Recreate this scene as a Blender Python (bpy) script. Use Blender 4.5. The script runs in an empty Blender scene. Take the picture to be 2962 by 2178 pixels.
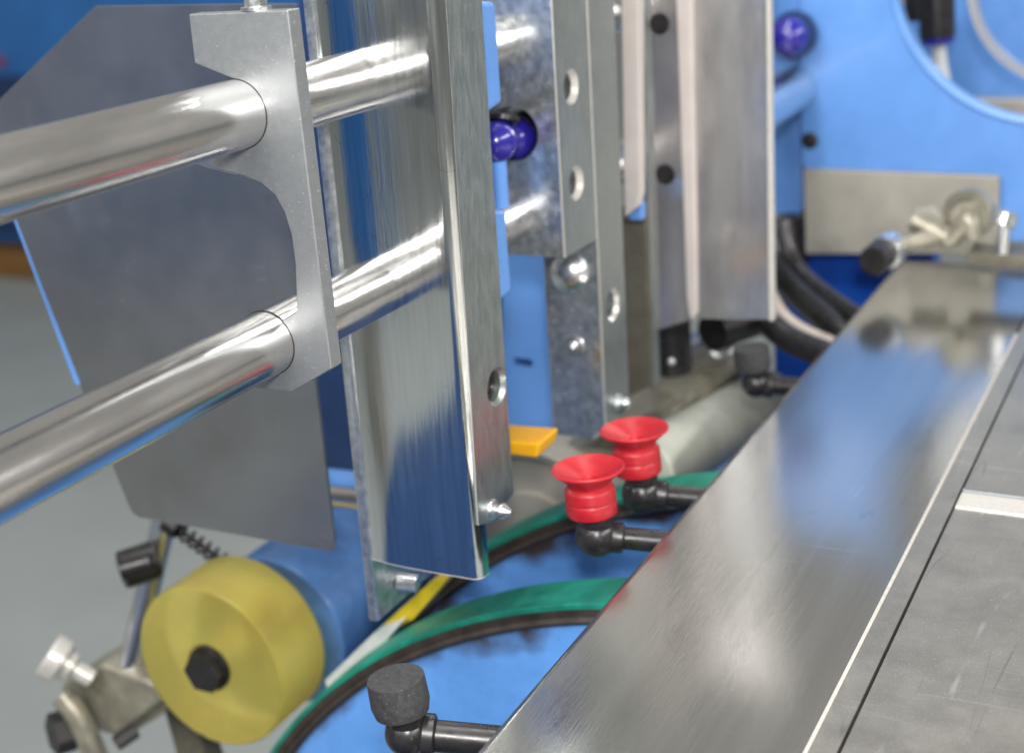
import bpy, bmesh, math, random
from mathutils import Vector, Matrix
random.seed(7)
R = math.radians
scn = bpy.context.scene
col = scn.collection
PI = math.pi

# ------------------------------------------------------------------ camera
# The scene is laid out in centimetres from the lens: x right, y into the machine, z up;
# S turns that into metres and HGT lifts it so that the workshop floor is z = 0.
S, HGT = 0.01, 1.18
CR = Vector((0.8931159, 0.44545325, -0.0625731))      # camera right
CD = Vector((0.09347469, -0.31985492, -0.94284427))   # camera down
CF = Vector((-0.44000736, 0.8362202, -0.32730612))    # camera forward
FPX, PX, PY = 4118.7, 1481.0, 1089.0
cam = bpy.data.cameras.new('camera')
cam_o = bpy.data.objects.new('camera', cam); col.objects.link(cam_o)
m = Matrix((CR, -CD, -CF)).transposed().to_4x4()
m.translation = Vector((0, 0, HGT)); cam_o.matrix_world = m
cam.sensor_width = 23.7; cam.sensor_fit = 'HORIZONTAL'
cam.lens = 23.7 * FPX / 2962
cam.clip_start = 0.01; cam.clip_end = 60
cam.dof.use_dof = True; cam.dof.focus_distance = 0.535; cam.dof.aperture_fstop = 5.2
scn.camera = cam_o

def at(u, v, ax, val):
    d = CR * ((u - PX) / FPX) + CD * ((v - PY) / FPX) + CF
    return d * (val / d['XYZ'.index(ax)])
def W(p): return Vector((p[0] * S, p[1] * S, p[2] * S + HGT))

# ------------------------------------------------------------------ light
scn.view_settings.view_transform = 'Standard'; scn.view_settings.look = 'None'
scn.view_settings.exposure = 0.0; scn.view_settings.gamma = 1.0
w = bpy.data.worlds.new('World'); scn.world = w; w.use_nodes = True
bg = w.node_tree.nodes['Background']
bg.inputs['Color'].default_value = (1.0, 0.985, 0.94, 1); bg.inputs['Strength'].default_value = 0.33

def area(name, loc, target, sx, sy, power, color=(1, 0.98, 0.94), along=(0, 1, 0)):
    l = bpy.data.lights.new(name, 'AREA'); l.shape = 'RECTANGLE'; l.size = sx; l.size_y = sy
    l.energy = power; l.color = color
    o = bpy.data.objects.new(name, l); col.objects.link(o)
    o.location = W(loc); d = W(target) - o.location
    z = -d.normalized(); y = Vector(along); y = (y - z * y.dot(z)).normalized(); x = y.cross(z)
    o.rotation_euler = Matrix((x, y, z)).transposed().to_euler()
    return o
# fluorescent tubes of the workshop ceiling (long boxes of light), the camera's flash, and one added glint lamp
area('ceiling_tube_a', (-34, 10, 195), (-34, 50, -20), 0.2, 2.6, 40)
area('ceiling_tube_b', (250, 40, 125), (-30, 50, -16), 0.22, 3.4, 75)
area('ceiling_tube_c', (-20, -140, 170), (-20, 60, -20), 0.22, 2.4, 62, along=(1, 0, 0))
area('added_glint_tube', (-175, -330, 180), (-29, 77, -17), 0.3, 2.0, 34, along=(1, 0, 0))  # unseen lamp added to throw a hot spot on the table
area('flash', (4, -6, 12), (-25, 50, -15), 0.07, 0.045, 4.2, (1, 0.97, 0.95))

# ------------------------------------------------------------------ materials
def mat(name, base, rough=0.5, metal=0.0, var=0.0, vscale=8.0, stretch=(1, 1, 1), rvar=0.0, bump=0.0,
        bscale=60.0, coat=0.0, spec=0.5, trans=0.0, sss=0.0, aniso=0.0, speck=0.0, dark=None, ior=None,
        fine=0.0, sscale=90, scratch=0.0, sdir=0.5):
    """procedural material; coordinates are in decimetres of object space"""
    M = bpy.data.materials.new(name); M.use_nodes = True
    nt = M.node_tree; N = nt.nodes; L = nt.links
    b = N['Principled BSDF']
    b.inputs['Metallic'].default_value = metal; b.inputs['Roughness'].default_value = rough
    b.inputs['Specular IOR Level'].default_value = spec
    b.inputs['Coat Weight'].default_value = coat; b.inputs['Coat Roughness'].default_value = 0.08
    b.inputs['Transmission Weight'].default_value = trans
    if ior: b.inputs['IOR'].default_value = ior
    if sss:
        b.inputs['Subsurface Weight'].default_value = sss
        b.inputs['Subsurface Radius'].default_value = (0.02, 0.014, 0.004)
        b.inputs['Subsurface Scale'].default_value = 0.6
    if aniso:
        b.inputs['Anisotropic'].default_value = aniso
    tc = N.new('ShaderNodeTexCoord'); mp = N.new('ShaderNodeMapping'); mp.vector_type = 'POINT'
    L.new(tc.outputs['Object'], mp.inputs['Vector'])
    mp.inputs['Scale'].default_value = tuple(10 * s for s in stretch)
    n1 = N.new('ShaderNodeTexNoise'); n1.inputs['Scale'].default_value = vscale; n1.inputs['Detail'].default_value = 6
    n1.inputs['Roughness'].default_value = 0.62
    L.new(mp.outputs[0], n1.inputs['Vector'])
    rp = N.new('ShaderNodeValToRGB'); rp.color_ramp.elements[0].position = 0.36; rp.color_ramp.elements[1].position = 0.66
    c0 = dark if dark else tuple(c * (1 - var) for c in base); c1 = tuple(min(1, c * (1 + var * 0.6)) for c in base)
    rp.color_ramp.elements[0].color = (*c0, 1); rp.color_ramp.elements[1].color = (*c1, 1)
    L.new(n1.outputs['Fac'], rp.inputs['Fac'])
    out = rp.outputs['Color']
    if speck:
        vn = N.new('ShaderNodeTexNoise'); vn.inputs['Scale'].default_value = sscale; vn.inputs['Detail'].default_value = 2
        L.new(tc.outputs['Object'], vn.inputs['Vector'])
        mp2 = N.new('ShaderNodeMapping'); mp2.inputs['Scale'].default_value = tuple(10 * q for q in stretch)
        L.new(tc.outputs['Object'], mp2.inputs['Vector']); L.new(mp2.outputs[0], vn.inputs['Vector'])
        r2 = N.new('ShaderNodeValToRGB'); r2.color_ramp.elements[0].position = 0.66; r2.color_ramp.elements[1].position = 0.74
        L.new(vn.outputs['Fac'], r2.inputs['Fac'])
        mx = N.new('ShaderNodeMix'); mx.data_type = 'RGBA'
        L.new(r2.outputs['Color'], mx.inputs['Factor']); L.new(out, mx.inputs['A'])
        mx.inputs['B'].default_value = (*(min(1, c + speck) for c in base), 1)
        out = mx.outputs['Result']
    if scratch:
        for k, (ang, sc) in enumerate(((sdir, 1.0), (sdir + 1.3, 0.6), (sdir - 0.7, 0.45))):
            ms = N.new('ShaderNodeMapping'); ms.inputs['Rotation'].default_value = (0.3 * k, 0.2 * k, ang)
            ms.inputs['Scale'].default_value = (90 * sc, 5 * sc, 60 * sc) if k else (5, 90, 5)
            ms.inputs['Location'].default_value = (k * 3.1, k * 1.7, 0)
            L.new(tc.outputs['Object'], ms.inputs['Vector'])
            sn = N.new('ShaderNodeTexNoise'); sn.inputs['Scale'].default_value = 1.0; sn.inputs['Detail'].default_value = 1
            L.new(ms.outputs[0], sn.inputs['Vector'])
            sb = N.new('ShaderNodeMath'); sb.operation = 'SUBTRACT'; sb.inputs[1].default_value = 0.5; L.new(sn.outputs['Fac'], sb.inputs[0])
            ab = N.new('ShaderNodeMath'); ab.operation = 'ABSOLUTE'; L.new(sb.outputs[0], ab.inputs[0])
            lt = N.new('ShaderNodeMapRange'); lt.inputs['From Min'].default_value = 0.0; lt.inputs['From Max'].default_value = 0.006
            lt.inputs['To Min'].default_value = scratch; lt.inputs['To Max'].default_value = 0.0; L.new(ab.outputs[0], lt.inputs['Value'])
            mk = N.new('ShaderNodeTexNoise'); mk.inputs['Scale'].default_value = 22 + 9 * k; L.new(tc.outputs['Object'], mk.inputs['Vector'])
            mm = N.new('ShaderNodeMapRange'); mm.inputs['From Min'].default_value = 0.52; mm.inputs['From Max'].default_value = 0.68; L.new(mk.outputs['Fac'], mm.inputs['Value'])
            pr = N.new('ShaderNodeMath'); pr.operation = 'MULTIPLY'; L.new(lt.outputs[0], pr.inputs[0]); L.new(mm.outputs[0], pr.inputs[1])
            mx = N.new('ShaderNodeMix'); mx.data_type = 'RGBA'; L.new(pr.outputs[0], mx.inputs['Factor']); L.new(out, mx.inputs['A'])
            mx.inputs['B'].default_value = (0.9, 0.9, 0.88, 1) if k != 1 else (0.12, 0.11, 0.1, 1); out = mx.outputs['Result']
    L.new(out, b.inputs['Base Color'])
    if rvar:
        mr = N.new('ShaderNodeMapRange'); mr.inputs['From Min'].default_value = 0.3; mr.inputs['From Max'].default_value = 0.7
        mr.inputs['To Min'].default_value = max(0.02, rough - rvar); mr.inputs['To Max'].default_value = rough + rvar
        L.new(n1.outputs['Fac'], mr.inputs['Value']); L.new(mr.outputs[0], b.inputs['Roughness'])
    if bump or fine:
        n2 = N.new('ShaderNodeTexNoise'); n2.inputs['Scale'].default_value = bscale; n2.inputs['Detail'].default_value = 3
        L.new(mp.outputs[0], n2.inputs['Vector'])
        bp = N.new('ShaderNodeBump'); bp.inputs['Strength'].default_value = bump; bp.inputs['Distance'].default_value = 0.0006
        L.new(n2.outputs['Fac'], bp.inputs['Height']); L.new(bp.outputs[0], b.inputs['Normal'])
    return M

BLUE = (0.115, 0.28, 0.66)
M = dict(
    chrome=mat('ground_steel', (0.74, 0.72, 0.70), 0.21, 1, 0.07, 7, (1, .25, 1), rvar=0.05, bump=0.04, bscale=90, scratch=0.35),
    mirror=mat('bright_zinc', (0.82, 0.84, 0.84), 0.11, 1, 0.12, 12, (3, 3, .15), rvar=0.05, bump=0.05, bscale=30, scratch=0.5),
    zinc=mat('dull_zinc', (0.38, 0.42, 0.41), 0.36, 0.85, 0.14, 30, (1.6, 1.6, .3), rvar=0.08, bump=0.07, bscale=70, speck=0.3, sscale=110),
    zincb=mat('mottled_zinc', (0.66, 0.69, 0.71), 0.22, 0.88, 0.30, 26, (1, 1, .8), rvar=0.06, scratch=0.4, bump=0.06, bscale=60),
    back=mat('brushed_plate', (0.68, 0.65, 0.65), 0.20, 0.85, 0.14, 5, (1.5, 1.5, .5), rvar=0.05, bump=0.10, bscale=8),
    bracket=mat('silver_paint', (0.27, 0.285, 0.295), 0.38, 0.55, 0.05, 30, rvar=0.05, bump=0.14, bscale=150, speck=0.25),
    sheet=mat('satin_stainless', (0.42, 0.425, 0.435), 0.25, 0.9, 0.08, 3, rvar=0.03, bump=0.04, bscale=120, scratch=0.25),
    table=mat('brushed_stainless', (0.52, 0.515, 0.49), 0.145, 0.95, 0.07, 9, (1, .03, 1), rvar=0.03, bump=0.06, bscale=240, scratch=0.22, sdir=0.9),
    tablev=mat('worn_steel', (0.36, 0.35, 0.325), 0.36, 0.75, scratch=0.4, var=0.12, vscale=5, rvar=0.06, bump=0.05, bscale=110, speck=0.5, sscale=260),
    alu=mat('machined_aluminium', (0.80, 0.82, 0.84), 0.30, 1, 0.05, 20, bump=0.05),
    blue=mat('light_blue_paint', BLUE, 0.32, 0, 0.06, 5, rvar=0.05, bump=0.10, bscale=70, coat=0.25),
    blued=mat('worn_blue_paint', (0.12, 0.32, 0.75), 0.30, 0, 0.10, 4, rvar=0.08, bump=0.10, bscale=50, coat=0.3),
    base=mat('shaded_blue_base_paint', (0.010, 0.034, 0.10), 0.7, spec=0.08, metal=0, var=0.1, vscale=3, bump=0.05),  # machine blue with the shade under the table put into its colour
    blueg=mat('greyed_blue_paint', (0.07, 0.17, 0.40), 0.36, 0, 0.2, 6, rvar=0.08, bump=0.1, coat=0.2),
    edge=mat('bright_edge', (0.62, 0.60, 0.56), 0.30, 0.35, 0.08, 30, bump=0.05),  # pale metal for bevels, hems, chamfer and thumbscrew
    ribm=mat('pale_rib', (0.62, 0.57, 0.54), 0.33, 0.3, 0.06, 6, bump=0.05),
    dist=mat('distant_blue_paint', (0.03, 0.17, 0.50), 0.4, 0, 0.15, 0.4, bump=0.05),
    navy=mat('navy_and_shade_paint', (0.012, 0.04, 0.13), 0.4, 0, 0.2, 4, bump=0.05),  # drawer and collar are navy; on the side panel it stands for interior shade
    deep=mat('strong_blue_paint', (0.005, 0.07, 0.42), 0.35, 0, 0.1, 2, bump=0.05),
    knob=mat('violet_blue_plastic', (0.018, 0.014, 0.24), 0.22, 0, 0.1, 8, bump=0.03, coat=0.4),
    red=mat('red_silicone', (0.38, 0.012, 0.02), 0.36, 0, 0.14, 14, rvar=0.08, bump=0.08, bscale=50, sss=0.12),
    rubber=mat('black_rubber', (0.035, 0.035, 0.037), 0.72, 0, 0.35, 40, bump=0.35, bscale=110, speck=0.10),
    black=mat('black_plastic', (0.018, 0.017, 0.018), 0.30, 0, 0.2, 14, rvar=0.08, bump=0.06, bscale=50),
    blackm=mat('blackened_steel', (0.03, 0.028, 0.028), 0.42, 0.4, 0.4, 14, rvar=0.1, bump=0.25, bscale=60),
    belt=mat('green_belt', (0.010, 0.21, 0.145), 0.42, 0, 0.30, 6, rvar=0.08, bump=0.08, bscale=80),
    rim=mat('rusty_rim', (0.085, 0.068, 0.058), 0.45, 0.6, 0.25, 9, rvar=0.12, bump=0.3, bscale=60),
    yellow=mat('yellow_plastic', (0.85, 0.42, 0.01), 0.35, 0, 0.06, 10, bump=0.03, sss=0.1),
    ytape=mat('yellow_tape', (0.55, 0.42, 0.015), 0.4, 0, 0.1, 10, bump=0.03),
    white=mat('pale_belt', (0.55, 0.57, 0.56), 0.5, 0, 0.08, 8, bump=0.05),
    cast=mat('olive_steel', (0.33, 0.31, 0.25), 0.38, 0.5, 0.25, 8, rvar=0.1, bump=0.15, bscale=40),
    cover=mat('beige_steel', (0.40, 0.38, 0.33), 0.5, 0.35, 0.12, 3, rvar=0.05, bump=0.06, bscale=40),
    pale=mat('pale_roller_cloth', (0.42, 0.43, 0.37), 0.5, 0.1, 0.12, 5, bump=0.05),
    olive=mat('dark_olive_steel', (0.14, 0.13, 0.10), 0.5, 0.4, 0.2, 8, bump=0.05),
    cream=mat('cream_hose', (0.48, 0.42, 0.37), 0.4, 0, 0.06, 8, bump=0.03),
    amber=mat('amber_polyurethane', (0.97, 0.82, 0.24), 0.33, 0, 0.08, 5, rvar=0.04, bump=0.04, bscale=40, sss=0.6, trans=0.82, ior=1.35),
    floor=mat('workshop_floor', (0.37, 0.405, 0.40), 0.55, 0, 0.06, 0.25, rvar=0.06, bump=0.05, bscale=10),
    wood=mat('brown_pallet', (0.22, 0.11, 0.03), 0.6, 0, 0.2, 2, bump=0.1),
)

# ------------------------------------------------------------------ object helpers
def tag(o, label=None, cat=None, group=None, kind=None):
    if label: o['label'] = label
    if cat: o['category'] = cat
    if group: o['group'] = group
    if kind: o['kind'] = kind
    return o
def thing(name, loc, label, cat, group=None):
    o = bpy.data.objects.new(name, None); o.empty_display_size = 0.01; col.objects.link(o)
    o.location = W(loc); o['base'] = (o.location.x, o.location.y, o.location.z)
    del o['base']
    return tag(o, label, cat, group)
def root_of(o):
    while o.parent: o = o.parent
    return o
def obj(name, bm, material, parent=None, smooth=35, center=None):
    """bmesh in scene centimetres -> one mesh object"""
    bmesh.ops.recalc_face_normals(bm, faces=bm.faces[:])
    if parent is None:
        if center is None:
            xs = [v.co for v in bm.verts]
            center = ((min(v.x for v in xs) + max(v.x for v in xs)) / 2, (min(v.y for v in xs) + max(v.y for v in xs)) / 2, min(v.z for v in xs))
        base = W(center)
    else:
        base = root_of(parent).location.copy()
    for v in bm.verts: v.co = W(v.co) - base
    me = bpy.data.meshes.new(name); bm.to_mesh(me); bm.free()
    for p in me.polygons: p.use_smooth = True
    me.materials.append(material)
    try: me.set_sharp_from_angle(angle=R(smooth))
    except Exception: pass
    o = bpy.data.objects.new(name, me); col.objects.link(o)
    wn = o.modifiers.new('weighted_normals', 'WEIGHTED_NORMAL'); wn.keep_sharp = True; wn.weight = 80
    if parent is None: o.location = base
    else: o.parent = parent
    return o
def bevel(bm, r, seg=2, edges=None, ang=30):
    if r <= 0: return bm
    if edges is None:
        edges = [e for e in bm.edges if len(e.link_faces) == 2 and e.calc_face_angle(0) > R(ang)]
    bmesh.ops.bevel(bm, geom=edges, offset=r, segments=seg, profile=0.5, affect='EDGES', clamp_overlap=True)
    return bm
def prism(pts, ext, r=0.0, seg=2):
    bm = bmesh.new(); ext = Vector(ext)
    a = [bm.verts.new(p) for p in pts]; b = [bm.verts.new(Vector(p) + ext) for p in pts]
    n = len(pts); bm.faces.new(a); bm.faces.new(b[::-1])
    for i in range(n): bm.faces.new((a[i], b[i], b[(i + 1) % n], a[(i + 1) % n]))
    bmesh.ops.recalc_face_normals(bm, faces=bm.faces[:])
    return bevel(bm, r, seg)
def pxprism(pp, ax, val, depth, r=0.05, seg=2):
    d = [0, 0, 0]; d['XYZ'.index(ax)] = depth
    return prism([at(u, v, ax, val) for u, v in pp], d, r, seg)
def box(x0, x1, y0, y1, z0, z1, r=0.05, seg=2):
    return prism([(x0, y0, z0), (x1, y0, z0), (x1, y1, z0), (x0, y1, z0)], (0, 0, z1 - z0), r, seg)
def frame_of(d):
    d = Vector(d).normalized(); a = Vector((0, 0, 1)) if abs(d.z) < 0.9 else Vector((1, 0, 0))
    u = d.cross(a).normalized(); return u, d.cross(u).normalized(), d
def lathe(prof, org, d, seg=40, bm=None, cap=True):
    """prof: (radius, height along d)"""
    bm = bm or bmesh.new(); u, v, d = frame_of(d); org = Vector(org); rings = []
    for r, h in prof:
        if r < 1e-4: rings.append([bm.verts.new(org + d * h)])
        else: rings.append([bm.verts.new(org + d * h + u * (r * math.cos(2 * PI * i / seg)) + v * (r * math.sin(2 * PI * i / seg))) for i in range(seg)])
    for A, B in zip(rings, rings[1:]):
        for i in range(seg):
            j = (i + 1) % seg
            if len(A) == 1 and len(B) == 1: continue
            if len(A) == 1: bm.faces.new((A[0], B[i], B[j]))
            elif len(B) == 1: bm.faces.new((A[i], B[0], A[j]))
            else: bm.faces.new((A[i], B[i], B[j], A[j]))
    if cap:
        for Rr in (rings[0], rings[-1]):
            if len(Rr) > 1: bm.faces.new(Rr)
    return bm
def cyl(a, b, r, seg=40, bv=0.04):
    a, b = Vector(a), Vector(b); h = (b - a).length
    return lathe([(r - bv, 0), (r - bv * .3, bv * .3), (r, bv), (r, h - bv), (r - bv * .3, h - bv * .3), (r - bv, h)], a, b - a, seg)
def tube(path, r, seg=16, bm=None, sub=8):
    """round tube through points (Catmull-Rom)"""
    P = [Vector(p) for p in path]; Q = []
    for i in range(len(P) - 1):
        p0 = P[max(0, i - 1)]; p1, p2 = P[i], P[i + 1]; p3 = P[min(len(P) - 1, i + 2)]
        for k in range(sub):
            t = k / sub
            Q.append(0.5 * ((2 * p1) + (p2 - p0) * t + (2 * p0 - 5 * p1 + 4 * p2 - p3) * t * t + (3 * p1 - p0 - 3 * p2 + p3) * t ** 3))
    Q.append(P[-1]); bm = bm or bmesh.new(); rings = []; u = None
    for i, q in enumerate(Q):
        d = (Q[min(i + 1, len(Q) - 1)] - Q[max(i - 1, 0)]).normalized()
        if u is None: u, _, _ = frame_of(d)
        u = (u - d * u.dot(d)).normalized(); v = d.cross(u)
        rr = r[min(len(r) - 1, i * len(r) // len(Q))] if isinstance(r, (list, tuple)) else r
        rings.append([bm.verts.new(q + u * rr * math.cos(2 * PI * k / seg) + v * rr * math.sin(2 * PI * k / seg)) for k in range(seg)])
    for A, B in zip(rings, rings[1:]):
        for i in range(seg): bm.faces.new((A[i], B[i], B[(i + 1) % seg], A[(i + 1) % seg]))
    bm.faces.new(rings[0]); bm.faces.new(rings[-1])
    return bm
def sphere(c, r, seg=32, squash=1.0, d=(0, 0, 1)):
    n = seg // 2
    return lathe([(r * math.sin(PI * i / n), -r * squash * math.cos(PI * i / n)) for i in range(n + 1)], c, d, seg, cap=False)
def cut(o, cutter_bm):
    """subtract a shape (scene cm) from a mesh object"""
    base = root_of(o).location
    bmesh.ops.recalc_face_normals(cutter_bm, faces=cutter_bm.faces[:])
    for v in cutter_bm.verts: v.co = W(v.co)
    cm = bpy.data.meshes.new('cutter'); cutter_bm.to_mesh(cm); cutter_bm.free()
    c = bpy.data.objects.new('cutter', cm); col.objects.link(c)
    o.modifiers.clear(); md = o.modifiers.new('b', 'BOOLEAN'); md.object = c; md.operation = 'DIFFERENCE'; md.solver = 'EXACT'
    bpy.context.view_layer.update()
    ev = o.evaluated_get(bpy.context.evaluated_depsgraph_get())
    me = bpy.data.meshes.new_from_object(ev); o.modifiers.clear(); old = o.data; o.data = me
    for p in me.polygons: p.use_smooth = True
    try: me.set_sharp_from_angle(angle=R(30))
    except Exception: pass
    bpy.data.objects.remove(c)
    wn = o.modifiers.new('weighted_normals', 'WEIGHTED_NORMAL'); wn.keep_sharp = True; wn.weight = 80
def hexhead(c, d, r, h):
    u, v, d = frame_of(d); c = Vector(c)
    return prism([c + u * r * math.cos(PI / 3 * i) + v * r * math.sin(PI / 3 * i) for i in range(6)], d * h, 0.05, 2)
def copy_tree(o, parent=None):
    c = o.copy(); col.objects.link(c); c.parent = parent
    for ch in [x for x in bpy.data.objects if x.parent == o]: copy_tree(ch, c)
    return c

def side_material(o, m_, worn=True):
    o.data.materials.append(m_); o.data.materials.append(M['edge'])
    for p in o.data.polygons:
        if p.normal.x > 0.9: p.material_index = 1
        elif worn and p.normal.x > 0.15 and p.normal.y < -0.15: p.material_index = 2  # paler edge material on bevels turned right and forward
def worn_pulley(r):
    m_ = M['blued'].copy(); m_.name = 'blue_paint_worn_at_rim'; nt = m_.node_tree; N = nt.nodes; L = nt.links
    b = N['Principled BSDF']; src = b.inputs['Base Color'].links[0].from_socket
    tc = [n for n in N if n.type == 'TEX_COORD'][0]
    sub = N.new('ShaderNodeVectorMath'); sub.operation = 'SUBTRACT'; sub.inputs[1].default_value = (0, 0, r * S)
    ln = N.new('ShaderNodeVectorMath'); ln.operation = 'LENGTH'
    L.new(tc.outputs['Object'], sub.inputs[0]); L.new(sub.outputs[0], ln.inputs[0])
    mr = N.new('ShaderNodeMapRange'); mr.inputs['From Min'].default_value = (r - 3.6) * S; mr.inputs['From Max'].default_value = (r - 0.9) * S
    mr.inputs['To Min'].default_value = 0.0; mr.inputs['To Max'].default_value = 0.42
    L.new(ln.outputs['Value'], mr.inputs['Value'])
    ns = N.new('ShaderNodeTexNoise'); ns.inputs['Scale'].default_value = 22; ns.inputs['Detail'].default_value = 5
    L.new(tc.outputs['Object'], ns.inputs['Vector'])
    ad = N.new('ShaderNodeMath'); ad.operation = 'ADD'; L.new(mr.outputs[0], ad.inputs[0]); L.new(ns.outputs['Fac'], ad.inputs[1])
    rp = N.new('ShaderNodeValToRGB'); rp.color_ramp.elements[0].position = 0.80; rp.color_ramp.elements[1].position = 1.0
    L.new(ad.outputs[0], rp.inputs['Fac'])
    mx = N.new('ShaderNodeMix'); mx.data_type = 'RGBA'; L.new(rp.outputs['Color'], mx.inputs['Factor'])
    L.new(src, mx.inputs['A']); mx.inputs['B'].default_value = (0.045, 0.035, 0.032, 1)
    L.new(mx.outputs['Result'], b.inputs['Base Color']); return m_

# ------------------------------------------------------------------ the setting
fl = obj('floor', prism([(-3000, -1500, -118), (3000, -1500, -118), (3000, 3000, -118), (-3000, 3000, -118)], (0, 0, -10)), M['floor'])
tag(fl, 'smooth pale grey workshop floor seen past the left side of the machine', kind='structure')

# ------------------------------------------------------------------ the two guide rods
RX, RZ1, RZ2 = -32.4, -7.3, -16.0
for z, lab in ((RZ1, 'upper polished steel rod running from the left edge through the silver clamp'),
               (RZ2, 'lower polished steel rod running from the lower left through the silver clamp')):
    o = obj('guide_rod', cyl((RX, 12, z), (RX, 103.5, z), 1.25, 96, 0.08), M['chrome'], smooth=40)
    tag(o, lab, 'steel rod', 'polished steel guide rods')

# ------------------------------------------------------------------ silver clamp bracket
YB = 41.7
t = thing('rod_clamp', at(850, 1100, 'Y', YB), 'silver painted clamp bracket holding both polished rods in front of the mirror plate', 'clamp bracket')
bp = [(545, 42), (832, 30), (958, 1068), (846, 1134), (728, 1122), (640, 960), (760, 930), (856, 880), (853, 760), (842, 680), (822, 615),
      (795, 565), (755, 530), (700, 508), (600, 484), (560, 380), (560, 330), (690, 240), (562, 184)]
bp = [(545, 42), (832, 30), (958, 1068), (846, 1134), (728, 1122), (700, 1000), (858, 900), (853, 760), (842, 680), (822, 615),
      (795, 565), (755, 530), (700, 508), (602, 484), (640, 400), (700, 240), (562, 184)]
body = obj('body', pxprism(bp, 'Y', YB, 0.75, 0.06, 3), M['bracket'], t, smooth=30)
obj('clamp_lip', pxprism([(560, 472), (728, 430), (681, 506), (600, 486)], 'Y', YB + 0.2, 0.5, 0.03), M['alu'], t)
c = at(742, 8, 'Y', YB + 0.55)
b = obj('bolt', hexhead((c[0], YB + 0.5, at(742, 22, 'Y', YB + .5)[2]), (0, 0, 1), 0.42, 0.7), M['zincb'], t)
obj('washer', lathe([(0.3, 0), (0.55, 0), (0.55, 0.12), (0.3, 0.12)], (c[0], YB + 0.5, at(742, 30, 'Y', YB + .5)[2]), (0, 0, 1)), M['alu'], b)

for z in (RZ1, RZ2):
    obj('gap_ring', lathe([(1.24, 0.01), (1.275, 0.01), (1.275, .1), (1.24, .1), (1.24, 0.01)], (RX, YB - .02, z), (0, 1, 0), 96, cap=False), M['blackm'], t)  # black ring standing in for the dark gap round the rod

# ------------------------------------------------------------------ thin grey plate behind the rods
YP = 52.0
t = thing('baffle_plate', at(700, 1550, 'Y', YP), 'thin satin grey stainless plate with cut corners hanging behind the two rods', 'sheet plate')
pp = [(275, 19), (720, 12), (858, 12), (912, 1100), (968, 1568), (962, 1588), (950, 1594), (402, 1496), (384, 1484), (374, 1466), (318, 1330), (30, 615), (-60, 360), (0, 287)]
obj('sheet', pxprism(pp, 'Y', YP, 0.18, 0.02, 2), M['sheet'], t)
obj('edge_strip', pxprism([(26, 600), (34, 610), (232, 1112), (218, 1112)], 'Y', YP - 0.02, 0.35, 0.01), M['blue'], t)['label'] = 'bright blue edge strip'

# ------------------------------------------------------------------ mirror-bright side guide (front)
YM = 49.3
t = thing('front_side_guide', (-31, 51, -29), 'tall mirror bright zinc plated guide channel in front, reflecting the rods', 'side guide')
def wavy_profile(xl, xr, y0, ylb, yrb):
    P = [(xl, ylb)]
    for i in range(7):
        a = PI / 2 * i / 6; P.append((xl + .3 * (1 - math.cos(a)), y0 + .32 + .3 * (1 - math.sin(a))))
    for i in range(1, 25):
        t = i / 24; P.append((xl + .3 + 2.7 * t, y0 + .32 * (1 - t) ** 2.4))
    for i in range(1, 9):
        t = i / 8; P.append((xl + 3.0 + (xr - .5 - xl - 3.0) * t, y0 - .012 * math.sin(PI * t)))
    for i in range(1, 10):
        a = PI / 2 * i / 9; P.append((xr - .5 * (1 - math.sin(a)), y0 + .5 * (1 - math.cos(a))))
    P.append((xr, yrb)); return P
def sheet_profile(xl, xr, y0, ylb, yrb, rl, rr, bow=0.0, n=8):
    P = [(xl, ylb)]
    for i in range(n + 1):
        a = PI / 2 * i / n; P.append((xl + rl * (1 - math.cos(a)), y0 + rl * (1 - math.sin(a))))
    k = 8
    for i in range(1, k):
        x = xl + rl + (xr - rr - xl - rl) * i / k; P.append((x, y0 + bow * math.sin(PI * i / k)))
    for i in range(n + 1):
        a = PI / 2 * i / n; P.append((xr - rr * (1 - math.sin(a)), y0 + rr * (1 - math.cos(a))))
    P.append((xr, yrb)); return P
def sweep_sheet(P, z0f, z1, th):
    """P: plan outline of the outer face; z0f(x, y) gives the bottom; the sheet is thickened inwards"""
    bm = bmesh.new(); n = len(P); V = [Vector((x, y, 0)) for x, y in P]; I = []
    for i in range(n):
        d = (V[min(i + 1, n - 1)] - V[max(i - 1, 0)]).normalized(); nn = Vector((-d.y, d.x, 0)); I.append(V[i] + nn * th)
    def ring(p): return bm.verts.new((p.x, p.y, z0f(p.x))), bm.verts.new((p.x, p.y, z1))
    A = [ring(p) for p in V]; B = [ring(p) for p in I]
    for i in range(n - 1):
        bm.faces.new((A[i][0], A[i + 1][0], A[i + 1][1], A[i][1])); bm.faces.new((B[i][0], B[i][1], B[i + 1][1], B[i + 1][0]))
        bm.faces.new((A[i][0], B[i][0], B[i + 1][0], A[i + 1][0])); bm.faces.new((A[i][1], A[i + 1][1], B[i + 1][1], B[i][1]))
    bm.faces.new((A[0][0], A[0][1], B[0][1], B[0][0])); bm.faces.new((A[-1][0], B[-1][0], B[-1][1], A[-1][1]))
    return bm
TOP = 3.0
P = wavy_profile(-34.55, -28.17, YM, 51.0, 50.1)
obj('front_sheet', sweep_sheet(P, lambda x: -29.1, TOP, 0.09), M['mirror'], t, smooth=60)
obj('bottom_edge', sweep_sheet([(x, y - .004) for x, y in P], lambda x: -29.14, -29.1, .1), M['edge'], t)
obj('inner_wall', box(-34.45, -33.98, 49.42, 57, -32.35, TOP, 0.06), M['zincb'], t)
side = obj('side_bar', pxprism([(1286, -60), (1391, -60), (1487, 1428), (1420, 1512), (1384, 1520)], 'X', -28.15, -0.45, 0.06), M['zinc'], t)
side_material(side, M['zinc'])
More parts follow.
